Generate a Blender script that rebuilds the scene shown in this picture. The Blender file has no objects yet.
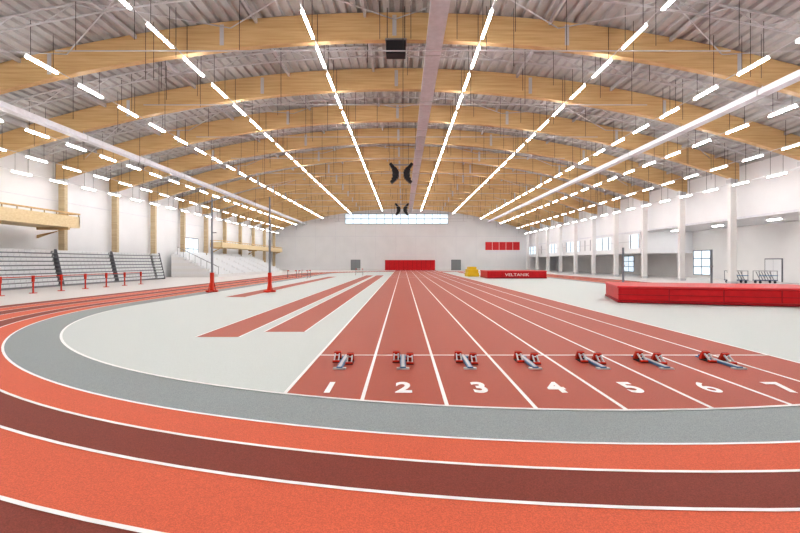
import bpy, math, random
from mathutils import Matrix, Vector
random.seed(4)
S=bpy.context.scene
S.view_settings.view_transform='Standard'
try: S.view_settings.look='Medium High Contrast'
except Exception: pass

# ---------------------------------------------------------------- materials
def mat(name,col,rough=.6,noise=None,spec=.3,metal=0,emit=0,bump=0):
    m=bpy.data.materials.new(name); m.use_nodes=True
    nt=m.node_tree; b=nt.nodes['Principled BSDF']
    b.inputs['Base Color'].default_value=(*col,1); b.inputs['Roughness'].default_value=rough
    b.inputs['Metallic'].default_value=metal; b.inputs['Specular IOR Level'].default_value=spec
    if emit:
        b.inputs['Emission Color'].default_value=(*col,1); b.inputs['Emission Strength'].default_value=emit
    if noise:
        sc,amt=noise
        tc=nt.nodes.new('ShaderNodeTexCoord'); n=nt.nodes.new('ShaderNodeTexNoise')
        n.inputs['Scale'].default_value=sc; n.inputs['Detail'].default_value=3
        nt.links.new(tc.outputs['Object'],n.inputs['Vector'])
        r=nt.nodes.new('ShaderNodeValToRGB')
        r.color_ramp.elements[0].position=.35; r.color_ramp.elements[1].position=.65
        r.color_ramp.elements[0].color=(*[c*(1-amt) for c in col],1)
        r.color_ramp.elements[1].color=(*[min(1,c*(1+amt)) for c in col],1)
        nt.links.new(n.outputs['Fac'],r.inputs['Fac']); nt.links.new(r.outputs['Color'],b.inputs['Base Color'])
        if bump:
            bp=nt.nodes.new('ShaderNodeBump'); bp.inputs['Strength'].default_value=bump; bp.inputs['Distance'].default_value=.004
            nt.links.new(n.outputs['Fac'],bp.inputs['Height']); nt.links.new(bp.outputs['Normal'],b.inputs['Normal'])
    return m
def hexc(h):
    f=lambda v:(v/12.92 if v<=.04045 else ((v+.055)/1.055)**2.4)
    return tuple(f(int(h[i:i+2],16)/255) for i in (0,2,4))
M={}
M['infield']=mat('infield_rubber',hexc('c3cbc9'),.45,(90,.08),spec=.45,bump=.2)
M['apron']=mat('apron_floor',hexc('d2cfcd'),.4,(60,.05),spec=.45)
M['band']=mat('grey_band_rubber',hexc('929a9b'),.65,(90,.18),bump=.3)
M['orange']=mat('coral_track',hexc('d0664a'),.65,(90,.18),bump=.3)
M['brown']=mat('dark_red_track',hexc('823d31'),.65,(90,.22),bump=.3)
M['lane']=mat('sprint_lane_rubber',hexc('a64d3a'),.5,(90,.12),spec=.35,bump=.3)
M['line']=mat('white_line_paint',(.9,.9,.9),.6)
M['wall']=mat('white_plaster',(.74,.74,.75),.8,(.4,.02))
M['wallw']=mat('warm_plaster',(.73,.72,.71),.8,(.4,.02))
M['deck']=mat('steel_deck',hexc('b6b6b6'),.5,(2,.05))
M['duct']=mat('galvanised_duct',hexc('d4d4da'),.5,(3,.05),metal=.1)
M['steel']=mat('grey_steel',(.3,.3,.31),.4,metal=.6)
M['galv']=mat('pale_galvanised_steel',(.55,.55,.57),.45,metal=.3)
M['post']=mat('grey_mast_paint',(.22,.24,.27),.45,metal=.2)
M['dark']=mat('dark_metal',(.03,.03,.035),.5)
M['cable']=mat('cable_black',(.03,.03,.03),.6)
M['white']=mat('white_enamel',(.82,.82,.82),.4)
M['red']=mat('red_vinyl',hexc('c42028'),.4,(3,.06))
M['redl']=mat('light_red_vinyl',hexc('ce3a3e'),.4,(3,.06))
M['redd']=mat('dark_red_vinyl',hexc('9c1620'),.5,(3,.06))
M['redp']=mat('red_paint',hexc('cc3a26'),.4)
M['blue']=mat('blue_anodised',hexc('4f7aa0'),.4,metal=.2)
M['navy']=mat('navy_paint',hexc('2a3f68'),.4)
M['yellow']=mat('yellow_vinyl',hexc('d8b42c'),.5)
M['seat']=mat('pale_seat_plastic',hexc('e4e6e8'),.5)
M['seatg']=mat('stand_grey_panel',hexc('84888b'),.5)
M['frame']=mat('window_frame',hexc('74767c'),.5)
M['glowglass']=mat('glowing_daylight_pane',hexc('d3e0ea'),.15,emit=.85)  # panes emit a pale blue glow standing in for daylight outside
M['lamp']=mat('lamp_diffuser',(1,.99,.985),.5,emit=60)
M['lamplow']=mat('lamp_diffuser_dim',(1,.99,.985),.5,emit=18)
M['upfill']=mat('added_ceiling_fill',(1,.99,.985),.5,emit=18)  # added upward glow, there only to brighten the ceiling
M['upfilldim']=mat('added_ceiling_fill_dim',(1,.99,.985),.5,emit=5)  # weaker version of the added ceiling fill, for the outer rows
def wood(name,c1,c2):
    m=bpy.data.materials.new(name); m.use_nodes=True; nt=m.node_tree; b=nt.nodes['Principled BSDF']
    tc=nt.nodes.new('ShaderNodeTexCoord'); mp=nt.nodes.new('ShaderNodeMapping'); mp.inputs['Scale'].default_value=(.35,4,7)
    n=nt.nodes.new('ShaderNodeTexNoise'); n.inputs['Scale'].default_value=1.2; n.inputs['Detail'].default_value=5
    r=nt.nodes.new('ShaderNodeValToRGB'); r.color_ramp.elements[0].position=.3; r.color_ramp.elements[1].position=.7
    r.color_ramp.elements[0].color=(*c1,1); r.color_ramp.elements[1].color=(*c2,1)
    nt.links.new(tc.outputs['Object'],mp.inputs['Vector']); nt.links.new(mp.outputs['Vector'],n.inputs['Vector'])
    nt.links.new(n.outputs['Fac'],r.inputs['Fac']); nt.links.new(r.outputs['Color'],b.inputs['Base Color'])
    b.inputs['Roughness'].default_value=.6
    return m
M['wood']=wood('glulam_wood',hexc('c4a070'),hexc('d8ba8a'))
M['woodc']=wood('column_wood',hexc('b5a182'),hexc('cab899'))
M['woodb']=wood('balcony_wood',hexc('d8c298'),hexc('e6d4ae'))

# ---------------------------------------------------------------- mesh builder
class MB:
    def __init__(s): s.v=[];s.f=[];s.m=[];s.mats=[]
    def mi(s,k):
        if k not in s.mats: s.mats.append(k)
        return s.mats.index(k)
    def add(s,vs,fs,k):
        o=len(s.v); s.v+= [tuple(v) for v in vs]; i=s.mi(k)
        for f in fs: s.f.append([a+o for a in f]); s.m.append(i)
    def box(s,x0,x1,y0,y1,z0,z1,k,T=None):
        vs=[Vector(p) for p in [(x0,y0,z0),(x1,y0,z0),(x1,y1,z0),(x0,y1,z0),(x0,y0,z1),(x1,y0,z1),(x1,y1,z1),(x0,y1,z1)]]
        if T: vs=[T@v for v in vs]
        s.add(vs,[(0,3,2,1),(4,5,6,7),(0,1,5,4),(1,2,6,5),(2,3,7,6),(3,0,4,7)],k)
    def cyl(s,p,q,r,k,n=10,r2=None):
        p=Vector(p);q=Vector(q);d=(q-p).normalized(); r2=r if r2 is None else r2
        a=d.cross(Vector((0,0,1)) if abs(d.z)<.9 else Vector((1,0,0))).normalized(); b=d.cross(a)
        vs=[];
        for c,rr in ((p,r),(q,r2)):
            for i in range(n):
                t=2*math.pi*i/n; vs.append(c+a*math.cos(t)*rr+b*math.sin(t)*rr)
        fs=[(i,(i+1)%n,n+(i+1)%n,n+i) for i in range(n)]+[tuple(reversed(range(n))),tuple(range(n,2*n))]
        s.add(vs,fs,k)
    def prism(s,pts,x0,x1,k,T=None):
        n=len(pts); vs=[Vector((x0,a,b)) for a,b in pts]+[Vector((x1,a,b)) for a,b in pts]
        if T: vs=[T@v for v in vs]
        s.add(vs,[(i,(i+1)%n,n+(i+1)%n,n+i) for i in range(n)]+[tuple(reversed(range(n))),tuple(range(n,2*n))],k)
    def poly(s,pts,z,k): s.add([(a,b,z) for a,b in pts],[tuple(range(len(pts)))],k)
    def obj(s,name,parent=None,bevel=0,smooth=False,loc=None):
        me=bpy.data.meshes.new(name); me.from_pydata(s.v,[],s.f)
        for k in s.mats: me.materials.append(M[k])
        me.polygons.foreach_set('material_index',s.m); me.update()
        if smooth:
            for p in me.polygons: p.use_smooth=True
        o=bpy.data.objects.new(name,me); S.collection.objects.link(o)
        if parent: o.parent=parent
        if loc: o.location=loc
        if bevel:
            b=o.modifiers.new('bevel','BEVEL'); b.width=bevel; b.segments=2; b.limit_method='ANGLE'
        return o
def empty(name,loc=(0,0,0)):
    e=bpy.data.objects.new(name,None); S.collection.objects.link(e); e.location=loc; return e
def text(name,body,size,k,loc,rot=(math.pi/2,0,0),sx=1,parent=None,off=0,align='CENTER'):
    c=bpy.data.curves.new(name,'FONT'); c.body=body; c.size=size; c.align_x=align; c.offset=off; c.extrude=.001
    o=bpy.data.objects.new(name,c); S.collection.objects.link(o); o.location=loc; o.rotation_euler=rot; o.scale=(sx,1,1)
    c.materials.append(M[k])
    if parent: o.parent=parent
    return o

# ---------------------------------------------------------------- dimensions
K=1.125
CX=3.0; CN=21.6; CF=78.0
XL,XR=-31.8,31.2; XO=38.0; YB,YF=-9.0,112.0
AC=-.5; HS=30.7
def zb(x): return 15.0-5.3*((x-AC)/HS)**2
ARCH=[26.3+7.5*i for i in range(-4,12)]
R0=15.46; RG=16.6
RB=[16.6,17.26,17.93,18.88,19.8,20.7,21.6]

# ---------------------------------------------------------------- floor
b=MB(); b.box(XL-.2,XO+.2,YB-.2,YF+.2,-.3,0,'apron'); b.obj('floor')
def ring(r,n=96):
    pts=[]
    for i in range(n+1):
        t=math.pi+math.pi*i/n; pts.append((CX+r*math.cos(t),CN+r*math.sin(t)))
    for i in range(n+1):
        t=math.pi*i/n; pts.append((CX+r*math.cos(t),CF+r*math.sin(t)))
    return pts
def band(b,r0,r1,z,k):
    a=ring(r0);c=ring(r1);n=len(a)
    b.add([(x,y,z) for x,y in a]+[(x,y,z) for x,y in c],[(i,n+i,n+(i+1)%n,(i+1)%n) for i in range(n)],k)
b=MB()
b.poly(ring(R0),.004,'infield')
band(b,R0,RG,.004,'band')
cols=['orange','brown','orange','brown','orange','brown']
for i in range(6): band(b,RB[i],RB[i+1],.004,cols[i])
for r in [R0]+RB: band(b,r-.025,r+.025,.010,'line')
b.obj('running_track')
L=[-1.82+1.22*i for i in range(9)]
b=MB()
def arcY(x,r=R0): return CN-math.sqrt(r*r-(x-CX)**2)
n=40; near=[L[0]+(L[8]-L[0])*i/n for i in range(n+1)]
b.poly([(x,arcY(x)) for x in near]+[(L[8],110.2),(L[0],110.2)],.007,'lane')
for x in L: b.box(x-.028,x+.028,arcY(x),110,.0075,.012,'line')
YS=2.03*450/93.5
b.box(L[0],L[8],YS-.03,YS+.03,.0075,.012,'line')
for yy in (YS+60,YS+50): b.box(L[0],L[8],yy-.03,yy+.03,.0075,.012,'line')
band(b,R0-.03,R0+.03,.0135,'line')
b.obj('sprint_straight')
for i in range(7):
    text('lane_number',str(i+1),.82,'line',(L[i]+.61+(.03 if i==0 else 0),6.97,.0145),(0,0,0),.64,off=(.014 if i==5 else .03))
b=MB()
for x0,x1,y0,y1 in ((-5.6,-4.42,10.8*K,68),(-4.02,-2.84,11.6*K,68),(-10.3,-9.1,26,62),(10.6,11.8,66,90)):
    b.box(x0,x1,y0,y1,.005,.009,'lane')
    for x in (x0,x1): b.box(x-.025,x+.025,y0,y1,.0095,.0115,'line')
b.obj('jump_runways')

# ---------------------------------------------------------------- walls
def wall(name,boxes,k='wall'):
    b=MB()
    for q in boxes: b.box(*q,k)
    return b.obj(name)
wall('wall_left',[(XL-.3,XL,YB,YF,0,12)])
wall('wall_right',[(XR,XR+.3,YB,YF,6.0,12)])
wall('ceiling_aisle',[(XR+.3,XO+.3,YB,YF,6.0,6.3)])
wall('wall_right_aisle',[(XO,XO+.3,YB,YF,0,6.0)],'wallw')
wall('wall_back',[(XL-.3,XO+.3,YB-.3,YB,0,17)])
wall('wall_far',[(XL-.3,XO+.3,YF,YF+.3,0,17)])
b=MB(); b.box(XR-.06,XR-.002,YB,YF,6.0,6.2,'duct'); b.obj('trim_1')
b=MB(); b.box(XL+.002,XL+.05,YB,YF,7.6,7.66,'duct'); b.obj('trim_2')
b=MB()
for i in range(1,14): x=XL+i*5; b.box(x-.03,x+.03,YF-.02,YF-.002,2.6,11.3,'duct')
b.box(XL,XO,YF-.03,YF-.002,8.4,8.48,'duct'); b.obj('trim_3')

# ---------------------------------------------------------------- corrugated deck ceiling
b=MB(); prof=[]; p=.62; x=XL-.3; 
while x<XR+.6:
    for dx,dz in ((0,0),(.30,0),(.36,.15),(.56,.15)): prof.append((x+dx,zb(x+dx)+1.52+dz))
    x+=p
vs=[(x,YB-.2,z) for x,z in prof]+[(x,YF+.2,z) for x,z in prof]; n=len(prof)
b.add(vs,[(i,i+1,n+i+1,n+i) for i in range(n-1)],'deck'); b.obj('ceiling')

b=MB(); N=60
for y in ARCH:
    xs=[AC-HS-.5+(2*HS+1.0)*i/N for i in range(N+1)]
    vs=[]
    for x in xs:
        for yy,dz in ((y-.22,-.08),(y+.22,-.08),(y+.22,1.5),(y-.22,1.5)): vs.append((x,yy,zb(x)+dz))
    fs=[]
    for i in range(N):
        for j in range(4):
            fs.append((4*i+j,4*i+(j+1)%4,4*i+4+(j+1)%4,4*i+4+j))
    fs+=[(3,2,1,0),(4*N,4*N+1,4*N+2,4*N+3)]
    b.add(vs,fs,'wood')
    for x in (-20.5,-10.5,-.5,9.5,19.5):
        b.box(x-.12,x+.12,y-.235,y-.22,zb(x)+.15,zb(x)+1.35,'galv')
b.obj('roof_arch_beams')
for sgn in (-1,1):
    X=AC+sgn*HS
    for y in ARCH:
        b=MB()
        k='woodc' if sgn<0 else 'wallw'
        b.box(X-.28,X+.28,y-.2,y+.2,0,zb(X)+.05,k)
        b.box(X-.36,X+.36,y-.27,y+.27,zb(X)-.45,zb(X)-.1,'galv')
        b.box(X-.32,X+.32,y-.26,y+.26,0,.25,'galv')
        b.obj('column')
b=MB()
for i,y in enumerate(ARCH[3:]):
    z=12.35-.02*i
    b.cyl((-17,y+3.2,z),(16,y+3.2,z),.03,'galv',6)
    for x in (-16,-8,0,8,15): b.cyl((x,y+3.2,z),(x,y+3.2,zb(x)+1.5),.014,'cable',4)
    q=3.75; st=3.0
    for j in range(20):
        xa=-30+st*j; xb=xa+st; xm=(xa+xb)/2
        b.cyl((xa,y+q,zb(xa)+1.42),(xb,y+q,zb(xb)+1.42),.05,'galv',5)
        b.cyl((xa,y+q,zb(xa)+.75),(xb,y+q,zb(xb)+.75),.05,'galv',5)
        b.cyl((xa,y+q,zb(xa)+.75),(xm,y+q,zb(xm)+1.42),.03,'galv',5)
        b.cyl((xm,y+q,zb(xm)+1.42),(xb,y+q,zb(xb)+.75),.03,'galv',5)
    if i%2==0:
        for xa in (-29,-19.5,-10,-.5,9,18.5):
            xb=xa+9.5
            b.cyl((xa,y+.2,zb(xa)+1.1),(xb,y+7.3,zb(xb)+1.1),.035,'galv',5)
            b.cyl((xb,y+.2,zb(xb)+1.1),(xa,y+7.3,zb(xa)+1.1),.035,'galv',5)
    rr=random.Random(i)
    for q in range(22):
        x=rr.uniform(-28,28); yy=y+rr.uniform(.5,7); b.cyl((x,yy,zb(x)+1.5),(x,yy,zb(x)-rr.uniform(.2,1.8)),.015,'cable',4)
for x in [-28,-22.2,-15.5,-8.5,-2.2,8.5,15.5,25.5,28.5]:
    b.box(x-.07,x+.07,YB,YF,zb(x)+1.22,zb(x)+1.45,'galv')
b.obj('roof_steelwork')
for xx,zz,w in ((1.75,14.1,.45),(21,11.75,.3),(-24,11.2,.3)):
    b=MB(); b.box(xx-w,xx+w,YB+1,YF-2,zz,zz+.35,'duct')
    for y in ARCH: b.box(xx-w-.03,xx+w+.03,y-.05,y+.05,zz-.03,zz+.38,'galv'); b.cyl((xx,y,zz+.3),(xx,y,zb(xx)+.1),.03,'galv',6)
    b.obj('air_duct')

LX=[4.65,12.2,18.9,23.6,27.6,29.4]
for j,a in enumerate(LX):
    for sg in (-1,1):
        aa=a+(1.6 if (j==3 and sg<0) else 0)+(.7 if (j==4 and sg<0) else 0)
        x=-.3+sg*aa; z=zb(x)-(.55 if j<5 else 1.3); b=MB()
        y=22.0-3.75*8+(.9 if j>1 else 0); ln=(2.8,2.4,2.1,2.0,2.0,1.8)[j]
        k1,k2=('lamp','upfill') if j<4 else ('lamplow','upfilldim')
        while y<YF-4:
            b.box(x-.07,x+.07,y,y+ln,z+.03,z+.10,'white')
            b.box(x-.06,x+.06,y+.02,y+ln-.02,z-.02,z+.03,k1)
            b.box(x-.06,x+.06,y+.02,y+ln-.02,z+.101,z+.11,k2)  # glowing strip added on top of the housing to light the deck
            for yy in (y+.3,y+ln-.3): b.cyl((x,yy,z+.1),(x,yy,zb(x)+1.5),.015,'cable',4)
            y+=3.75
        b.box(x-.02,x+.02,YB+1,YF-2,z+.14,z+.17,'galv')
        b.obj('ceiling_light_row')
b=MB(); y=-4
while y<YF-4:
    b.box(34.3,34.5,y,y+1.4,5.92,5.995,'lamp'); y+=7.5
b.obj('aisle_light_row')

# ---------------------------------------------------------------- windows
wn=[0]
def window(axis,c,a0,a1,z0,z1,nm,nz=1,face=1):
    wn[0]+=1; b=MB(); t=.06*face; e=.003*face
    def bx(u0,u1,w0,w1,z0_,z1_,k):
        w0,w1=min(w0,w1),max(w0,w1)
        if axis=='x': b.box(c+e+w0,c+e+w1,u0,u1,z0_,z1_,k)
        else: b.box(u0,u1,c+e+w0,c+e+w1,z0_,z1_,k)
    bx(a0,a1,0,t*.4,z0,z1,'glowglass')
    for i in range(nm+1):
        u=a0+(a1-a0)*i/nm; bx(u-.05,u+.05,0,t,z0,z1,'frame')
    for i in range(nz+1):
        z=z0+(z1-z0)*i/nz; bx(a0,a1,0,t,z-.05,z+.05,'frame')
    b.obj('window_%d'%wn[0])
window('y',YF,-14.4,11.2,11.5,14.0,13,2,-1)
window('x',XL,57.6*K,62*K,2.4,5.6,3,2,1)
window('x',XO,55.6,58.8,.4,3.5,2,3,-1)
for y in (74,): window('x',XO,y,y+3.4,.4,3.0,2,3,-1)
def door(i,axis,c,a0,a1,z1,face,k='steel'):
    b=MB(); t=.07*face; c+=.003*face
    w0,w1=min(0,t),max(0,t); v=.085*face; v0,v1=min(0,v),max(0,v)
    if axis=='x':
        b.box(c+w0,c+w1,a0,a1,0.005,z1,'frame'); b.box(c+v0,c+v1,a0+.1,(a0+a1)/2-.02,.02,z1-.1,k); b.box(c+v0,c+v1,(a0+a1)/2+.02,a1-.1,.02,z1-.1,k)
    else:
        b.box(a0,a1,c+w0,c+w1,0.005,z1,'frame'); b.box(a0+.1,(a0+a1)/2-.02,c+v0,c+v1,.02,z1-.1,k); b.box((a0+a1)/2+.02,a1-.1,c+v0,c+v1,.02,z1-.1,k)
    b.obj('door_%d'%i)
door(1,'y',YF,-13,-10.6,2.6,-1,'seatg'); door(2,'y',YF,12,14.4,2.6,-1,'seatg'); door(3,'x',XO,45,47.2,2.4,-1,'wall')

b=MB(); y0,y1=59,YF-.02
b.box(XR-.1,XO-.02,y0+.25,y1,3.2,3.9,'wall'); b.box(XR,XR+.2,y0+.25,y1,5.7,5.99,'wall'); b.box(XR-.1,XO-.02,y0,y0+.25,3.2,5.99,'wall')
b.box(XR,XR+.05,y0+.25,y1,3.9,5.7,'glowglass')
y=y0+.4
while y<y1: b.box(XR-.08,XR+.1,y-.09,y+.09,3.9,5.7,'frame' if int(y)%3 else 'wall'); y+=2.2
for y in range(62,110,12): b.box(XR-.05,XR+.1,y,y+5.5,3.9,5.7,'wall')
b.box(XR-.12,XR-.06,y0,y1,4.75,4.82,'galv')
b.obj('glazed_gallery')
XW=-30.88
def balcony(y0,y1,x1,z0,z1):
    b=MB()
    b.box(XW,x1,y0,y1,z0,z0+.25,'woodb'); b.box(x1-.12,x1,y0,y1,z0+.25,z1-.3,'woodb')
    b.box(x1-.16,x1+.04,y0,y1,z1-.1,z1,'wood')
    for yy in (y0,y1-.12): b.box(XW,x1,yy,yy+.12,z0+.25,z1-.3,'woodb'); b.box(XW,x1,yy-.02,yy+.14,z1-.1,z1,'wood')
    n=int((y1-y0)/1.2)
    for i in range(n+1):
        y=y0+.05+(y1-y0-.1)*i/n; b.box(x1-.1,x1-.04,y-.03,y+.03,z1-.4,z1-.05,'woodc')
    for yy in (y0+1,(y0+y1)/2,y1-1):
        b.box(XW,x1-.2,yy-.1,yy+.1,z0-.2,z0,'wood')
        b.add([(XW,yy-.08,z0-.9),(XW,yy+.08,z0-.9),(XW,yy+.08,z0-.65),(XW,yy-.08,z0-.65),(x1-.9,yy-.08,z0-.2),(x1-.9,yy+.08,z0-.2),(x1-.6,yy+.08,z0-.2),(x1-.6,yy-.08,z0-.2)],
              [(0,1,5,4),(1,2,6,5),(2,3,7,6),(3,0,4,7)],'wood')
    b.obj('wooden_balcony')
balcony(24,39,-28,4.95,6.2)
balcony(72,108,-29.0,4.4,5.5)

# ---------------------------------------------------------------- retracted seating
SW=Matrix(((0,1,0,0),(1,0,0,0),(0,0,1,0),(0,0,0,1)))
b=MB(); y0,y1=16,54; x1=-28.5
rows=9
for r in range(rows):
    z=.10+r*.33; xr=x1-.08*r
    b.box(XW,xr-.42,y0,y1,z-.1,z+.23,'seatg')
    b.box(xr-.45,xr+.0,y0,y1,z,z+.05,'seatg')
    y=y0+.05; i=0
    while y<y1-.5:
        if i%14!=13:
            b.prism([(0,0),(.30,0),(.36,.20),(.30,.24),(.05,.10)],0,.48,'seat',Matrix.Translation((xr-.42,y,z+.05))@SW)
        y+=.52; i+=1
for y in (y0,y0+7.28,y0+14.56,y0+21.84,y0+29.1,y1-.15):
    b.prism([(0,0),(.9,0),(.2,3.1),(0,3.1)],0,.06,'frame',Matrix.Translation((x1-.85,y,0))@SW)
b.obj('retracted_grandstand')
b=MB(); y0,y1=60,92
for r in range(8):
    xa=-24.6-.78*r
    b.box(XW,xa,y0,y1,.38*r,.38*(r+1),'wall' if r%2 else 'wallw')
    y=y0+.4;i=0
    while y<y1-.6:
        if i%10!=9:
            b.box(xa-.55,xa-.15,y,y+.44,.38*(r+1),.38*(r+1)+.08,'seat'); b.box(xa-.6,xa-.52,y,y+.44,.38*(r+1)+.02,.38*(r+1)+.4,'seat')
        y+=.5;i+=1
for k in range(8): b.cyl((-24.6-.78*k,y0,.38*min(k+1,8)),(-24.6-.78*k,y0,.38*min(k+1,8)+1),.03,'steel',6)
b.cyl((-24.6,y0,1.38),(-30.06,y0,4.04),.04,'steel',6)
b.obj('spectator_bleacher')

b=MB()
ys=[22+2.4*i for i in range(9)]
for y in ys:
    b.cyl((-24,y,0),(-24,y,1.1),.05,'redp',8); b.box(-24.15,-23.85,y-.15,y+.15,0,.04,'redp')
    b.box(-24.06,-23.94,y-.06,y+.06,.75,1.15,'redp')
for z in (.35,.7,1.08): b.cyl((-24,ys[0],z),(-24,ys[-1],z),.03,'redp' if z>1 else 'steel',6)
b.obj('safety_railing')

# ---------------------------------------------------------------- starting blocks
def block(x,y):
    b=MB()
    b.box(-.055,.055,-.80,.34,.012,.055,'blue')
    b.box(-.03,.03,-.79,.33,.055,.062,'galv')
    b.box(-.11,.11,.22,.34,.008,.03,'blue'); b.box(-.12,.12,-.82,-.71,.008,.035,'galv')
    for sx,yy in ((-1,.05),(1,-.12)):
        xa,xb=(.07,.21) if sx>0 else (-.21,-.07)
        b.prism([(yy,.03),(yy+.03,.05),(yy-.08,.20),(yy-.12,.19),(yy-.04,.03)],xa,xb,'redp')
        b.prism([(yy+.035,.05),(yy+.05,.055),(yy-.065,.205),(yy-.08,.20)],xa+.008,xb-.008,'dark')
        xm=(xa+xb)/2
        for q in (-.055,.03):
            b.prism([(yy-.10,.15),(yy-.13,.17),(yy-.31,.05),(yy-.26,.03)],xm+q,xm+q+.025,'galv')
        b.box(xa,xb,yy-.32,yy-.25,.02,.06,'redp'); b.box(min(0,xm),max(0,xm),yy-.05,yy-.01,.02,.05,'dark')
        b.box(xa+.02,xb-.02,yy-.128,yy-.115,.12,.14,'white')
        b.box(xa,xb,yy-.32,yy+.02,.0125,.03,'dark')
    b.obj('starting_block',loc=(x,y,0),bevel=.004)
for i,x in enumerate((-1.2,0,1.27,2.5,3.78,4.98,6.35)): block(x,YS-.50)

# ---------------------------------------------------------------- mats
def crash(name,w,d,h,loc,rot,body=None):
    e=empty(name,loc); e.rotation_euler=(0,0,rot)
    b=MB(); b.box(0,w,0,d,.02,.14,'redd'); b.obj('base_pallet',e,.02)
    b=MB(); b.box(.03,w-.03,.03,d-.03,.14,h-.1,'red'); b.obj('foam_body',e,.04)
    b=MB(); b.box(-.03,w+.03,-.03,d+.03,h-.10,h,'redl'); b.obj('top_cover',e,.04)
    b=MB()
    b.box(0,w,-.004,.03,.40,.43,'redd')
    for i in range(1,4): b.box(w*i/4-.02,w*i/4+.02,.0,.03,.16,h-.12,'redd')
    b.obj('seams',e)
    if body:
        text('lettering',body,.5,'white',(w/2,-.012,.3),sx=1.3,parent=e,off=0)
    return e
crash('high_jump_mat',9.0,4.6,.84,(10.6,22.2,.01),math.radians(-17))
crash('pole_vault_mat',7.3,5,.95,(10.3,55,.01),0,'VELTANIK')
b=MB()
b.box(0,1.6,0,3,.0,.5,'yellow'); b.box(.1,1.5,.1,2.9,.5,1.0,'yellow'); b.box(.3,1.3,.3,2.7,1.0,1.35,'yellow')
b.obj('yellow_landing_mat',bevel=.06,loc=(8.9,62,.01))
b=MB(); b.box(-4.4,7.9,YF-.9,YF-.05,.012,2.5,'red')
for i in range(11): x=-4.4+12.3*i/11; b.box(x-.04,x+.04,YF-.95,YF-.88,.02,2.5,'redd')
b.obj('wall_crash_padding')
b=MB(); b.box(20.5,29,YF-.1,YF-.01,5.0,7.0,'redl'); b.box(20.4,29.1,YF-.12,YF-.01,4.9,5.0,'white')
for i in range(1,5): b.box(20.5+1.7*i-.04,20.5+1.7*i+.04,YF-.12,YF-.1,5,7,'white')
b.obj('red_wall_panel')

def standard(name,x,y,h,lower,big=True):
    b=MB()
    if big:
        b.box(-.4,.4,-.08,.08,.01,.10,'redp'); b.box(-.08,.08,-.7,.7,.01,.10,'redp')
        b.box(-.10,.10,-.10,.10,.10,1.3,lower)
        b.cyl((0,0,1.3),(0,0,h),.055,'post',10); b.cyl((0,0,1.0),(0,0,h*.55),.075,'post' if lower!='blue' else 'blue',10)
        b.cyl((0,-.6,.05),(0,0,1.2),.03,'redp',6); b.cyl((0,.6,.05),(0,0,1.2),.03,'redp',6)
        b.box(.02,.3,-.03,.03,h*.62,h*.62+.06,'steel')
    else:
        b.cyl((0,0,.01),(0,0,.06),.3,'navy',20); b.box(-.055,.055,-.03,.03,.06,h,lower)
        b.box(-.07,.07,-.05,.05,h*.6,h*.6+.12,'steel'); b.box(-.12,0,-.02,.02,h*.6+.1,h*.6+.12,'steel')
    b.obj(name,loc=(x,y,.012))
standard('pole_vault_upright',-12.9,30.4,6.4,'redp'); standard('pole_vault_upright',-9,30.4,6.4,'redp')
standard('high_jump_stand',13.5,27.6,2.9,'post',False); standard('high_jump_stand',19.4,28.3,2.8,'post',False)
def hurdle(x,y):
    b=MB()
    for s in (-.55,.55):
        b.box(s-.03,s+.03,-.65,.05,.0,.05,'redp'); b.box(s-.025,s+.025,-.02,.03,.05,.95,'steel')
    b.box(-.6,.6,-.03,.01,.88,.97,'white'); b.box(-.6,-.35,-.035,.0,.88,.97,'redp'); b.box(.35,.6,-.035,.0,.88,.97,'redp')
    b.box(-.55,.55,-.01,.02,.4,.44,'steel')
    b.obj('hurdle',loc=(x,y,.012))
for x,y in ((-13.8,56),(-12.4,56),(-12.6,58.5),(-6.8,70)): hurdle(x,y)
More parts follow.
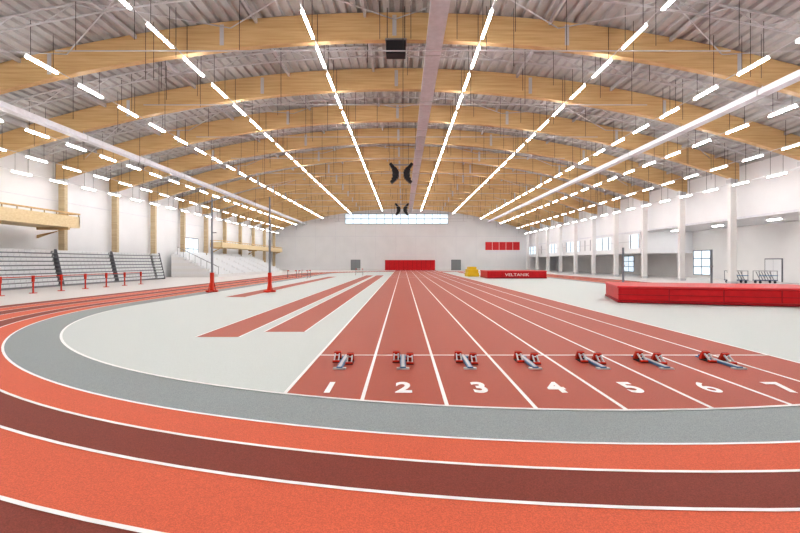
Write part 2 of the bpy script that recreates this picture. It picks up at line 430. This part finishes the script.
def cart(x,y):
    b=MB()
    b.box(-.9,.9,-.4,.4,.25,.32,'navy')
    for sx in (-.85,.85):
        for sy in (-.38,.38): b.cyl((sx,sy,.32),(sx,sy,1.2),.03,'steel',6)
    for sx in (-.7,.7):
        for sy in (-.3,.3): b.cyl((sx,sy-.03,.12),(sx,sy+.03,.12),.12,'dark',14); b.box(sx-.03,sx+.03,sy-.03,sy+.03,.12,.27,'steel')
    for i in range(6): b.prism([(-.34,.32),(-.28,.32),(.22,1.1),(.16,1.1)],-.75+.26*i,-.70+.26*i,'seatg')
    b.box(-.88,.88,-.4,-.36,1.15,1.2,'steel'); b.box(-.88,.88,.36,.4,1.15,1.2,'steel'); b.box(-.88,.88,-.42,-.38,.7,.76,'blue')
    b.obj('equipment_trolley',loc=(x,y,0))
cart(32.2,43.5); cart(34.6,43.0)

def speakers(y,z):
    e=empty('loudspeaker_cluster',(-.2,y,z))
    for sg in (-1,1):
        b=MB(); 
        for i in range(7):
            a=math.radians(-50+i*15)
            T=Matrix.Translation((sg*(1.75-1.15*math.cos(a)),0,-1.15*math.sin(a)))@Matrix.Rotation(sg*a,4,'Y')
            b.box(-.34,.34,-.38,.38,-.155,.155,'dark',T)
        b.cyl((sg*.8,0,.8),(sg*.8,0,zb(0)-z+1.5),.02,'cable',6)
        b.obj('curved_array_%s'%('a' if sg<0 else 'b'),e,.02)
    b=MB(); b.box(-1.2,1.2,-.08,.08,.95,1.1,'steel'); b.obj('hanging_bar',e)
speakers(50,11.8); speakers(84,11.8)
b=MB(); b.box(-.95,.15,25.3,26.0,13.75,14.5,'dark'); b.box(-1.0,.2,25.25,26.05,14.5,14.6,'steel'); b.box(-.85,.05,25.27,25.3,13.85,14.4,'dark')
for x in (-.9,.1): b.cyl((x,25.65,14.6),(x,25.65,16.6),.025,'cable',6)
b.obj('ventilation_unit')

w=bpy.data.worlds.new('World'); S.world=w; w.use_nodes=True
w.node_tree.nodes['Background'].inputs[0].default_value=(.8,.88,1,1); w.node_tree.nodes['Background'].inputs[1].default_value=1
cam=bpy.data.cameras.new('camera'); co=bpy.data.objects.new('camera',cam); S.collection.objects.link(co)
co.location=(0,0,2.03); co.rotation_euler=(math.radians(90),0,0)
cam.sensor_width=36; cam.lens=36*450/800; cam.shift_x=-3/800; cam.shift_y=-4.5/800; cam.clip_end=500; cam.clip_start=.05
S.camera=co
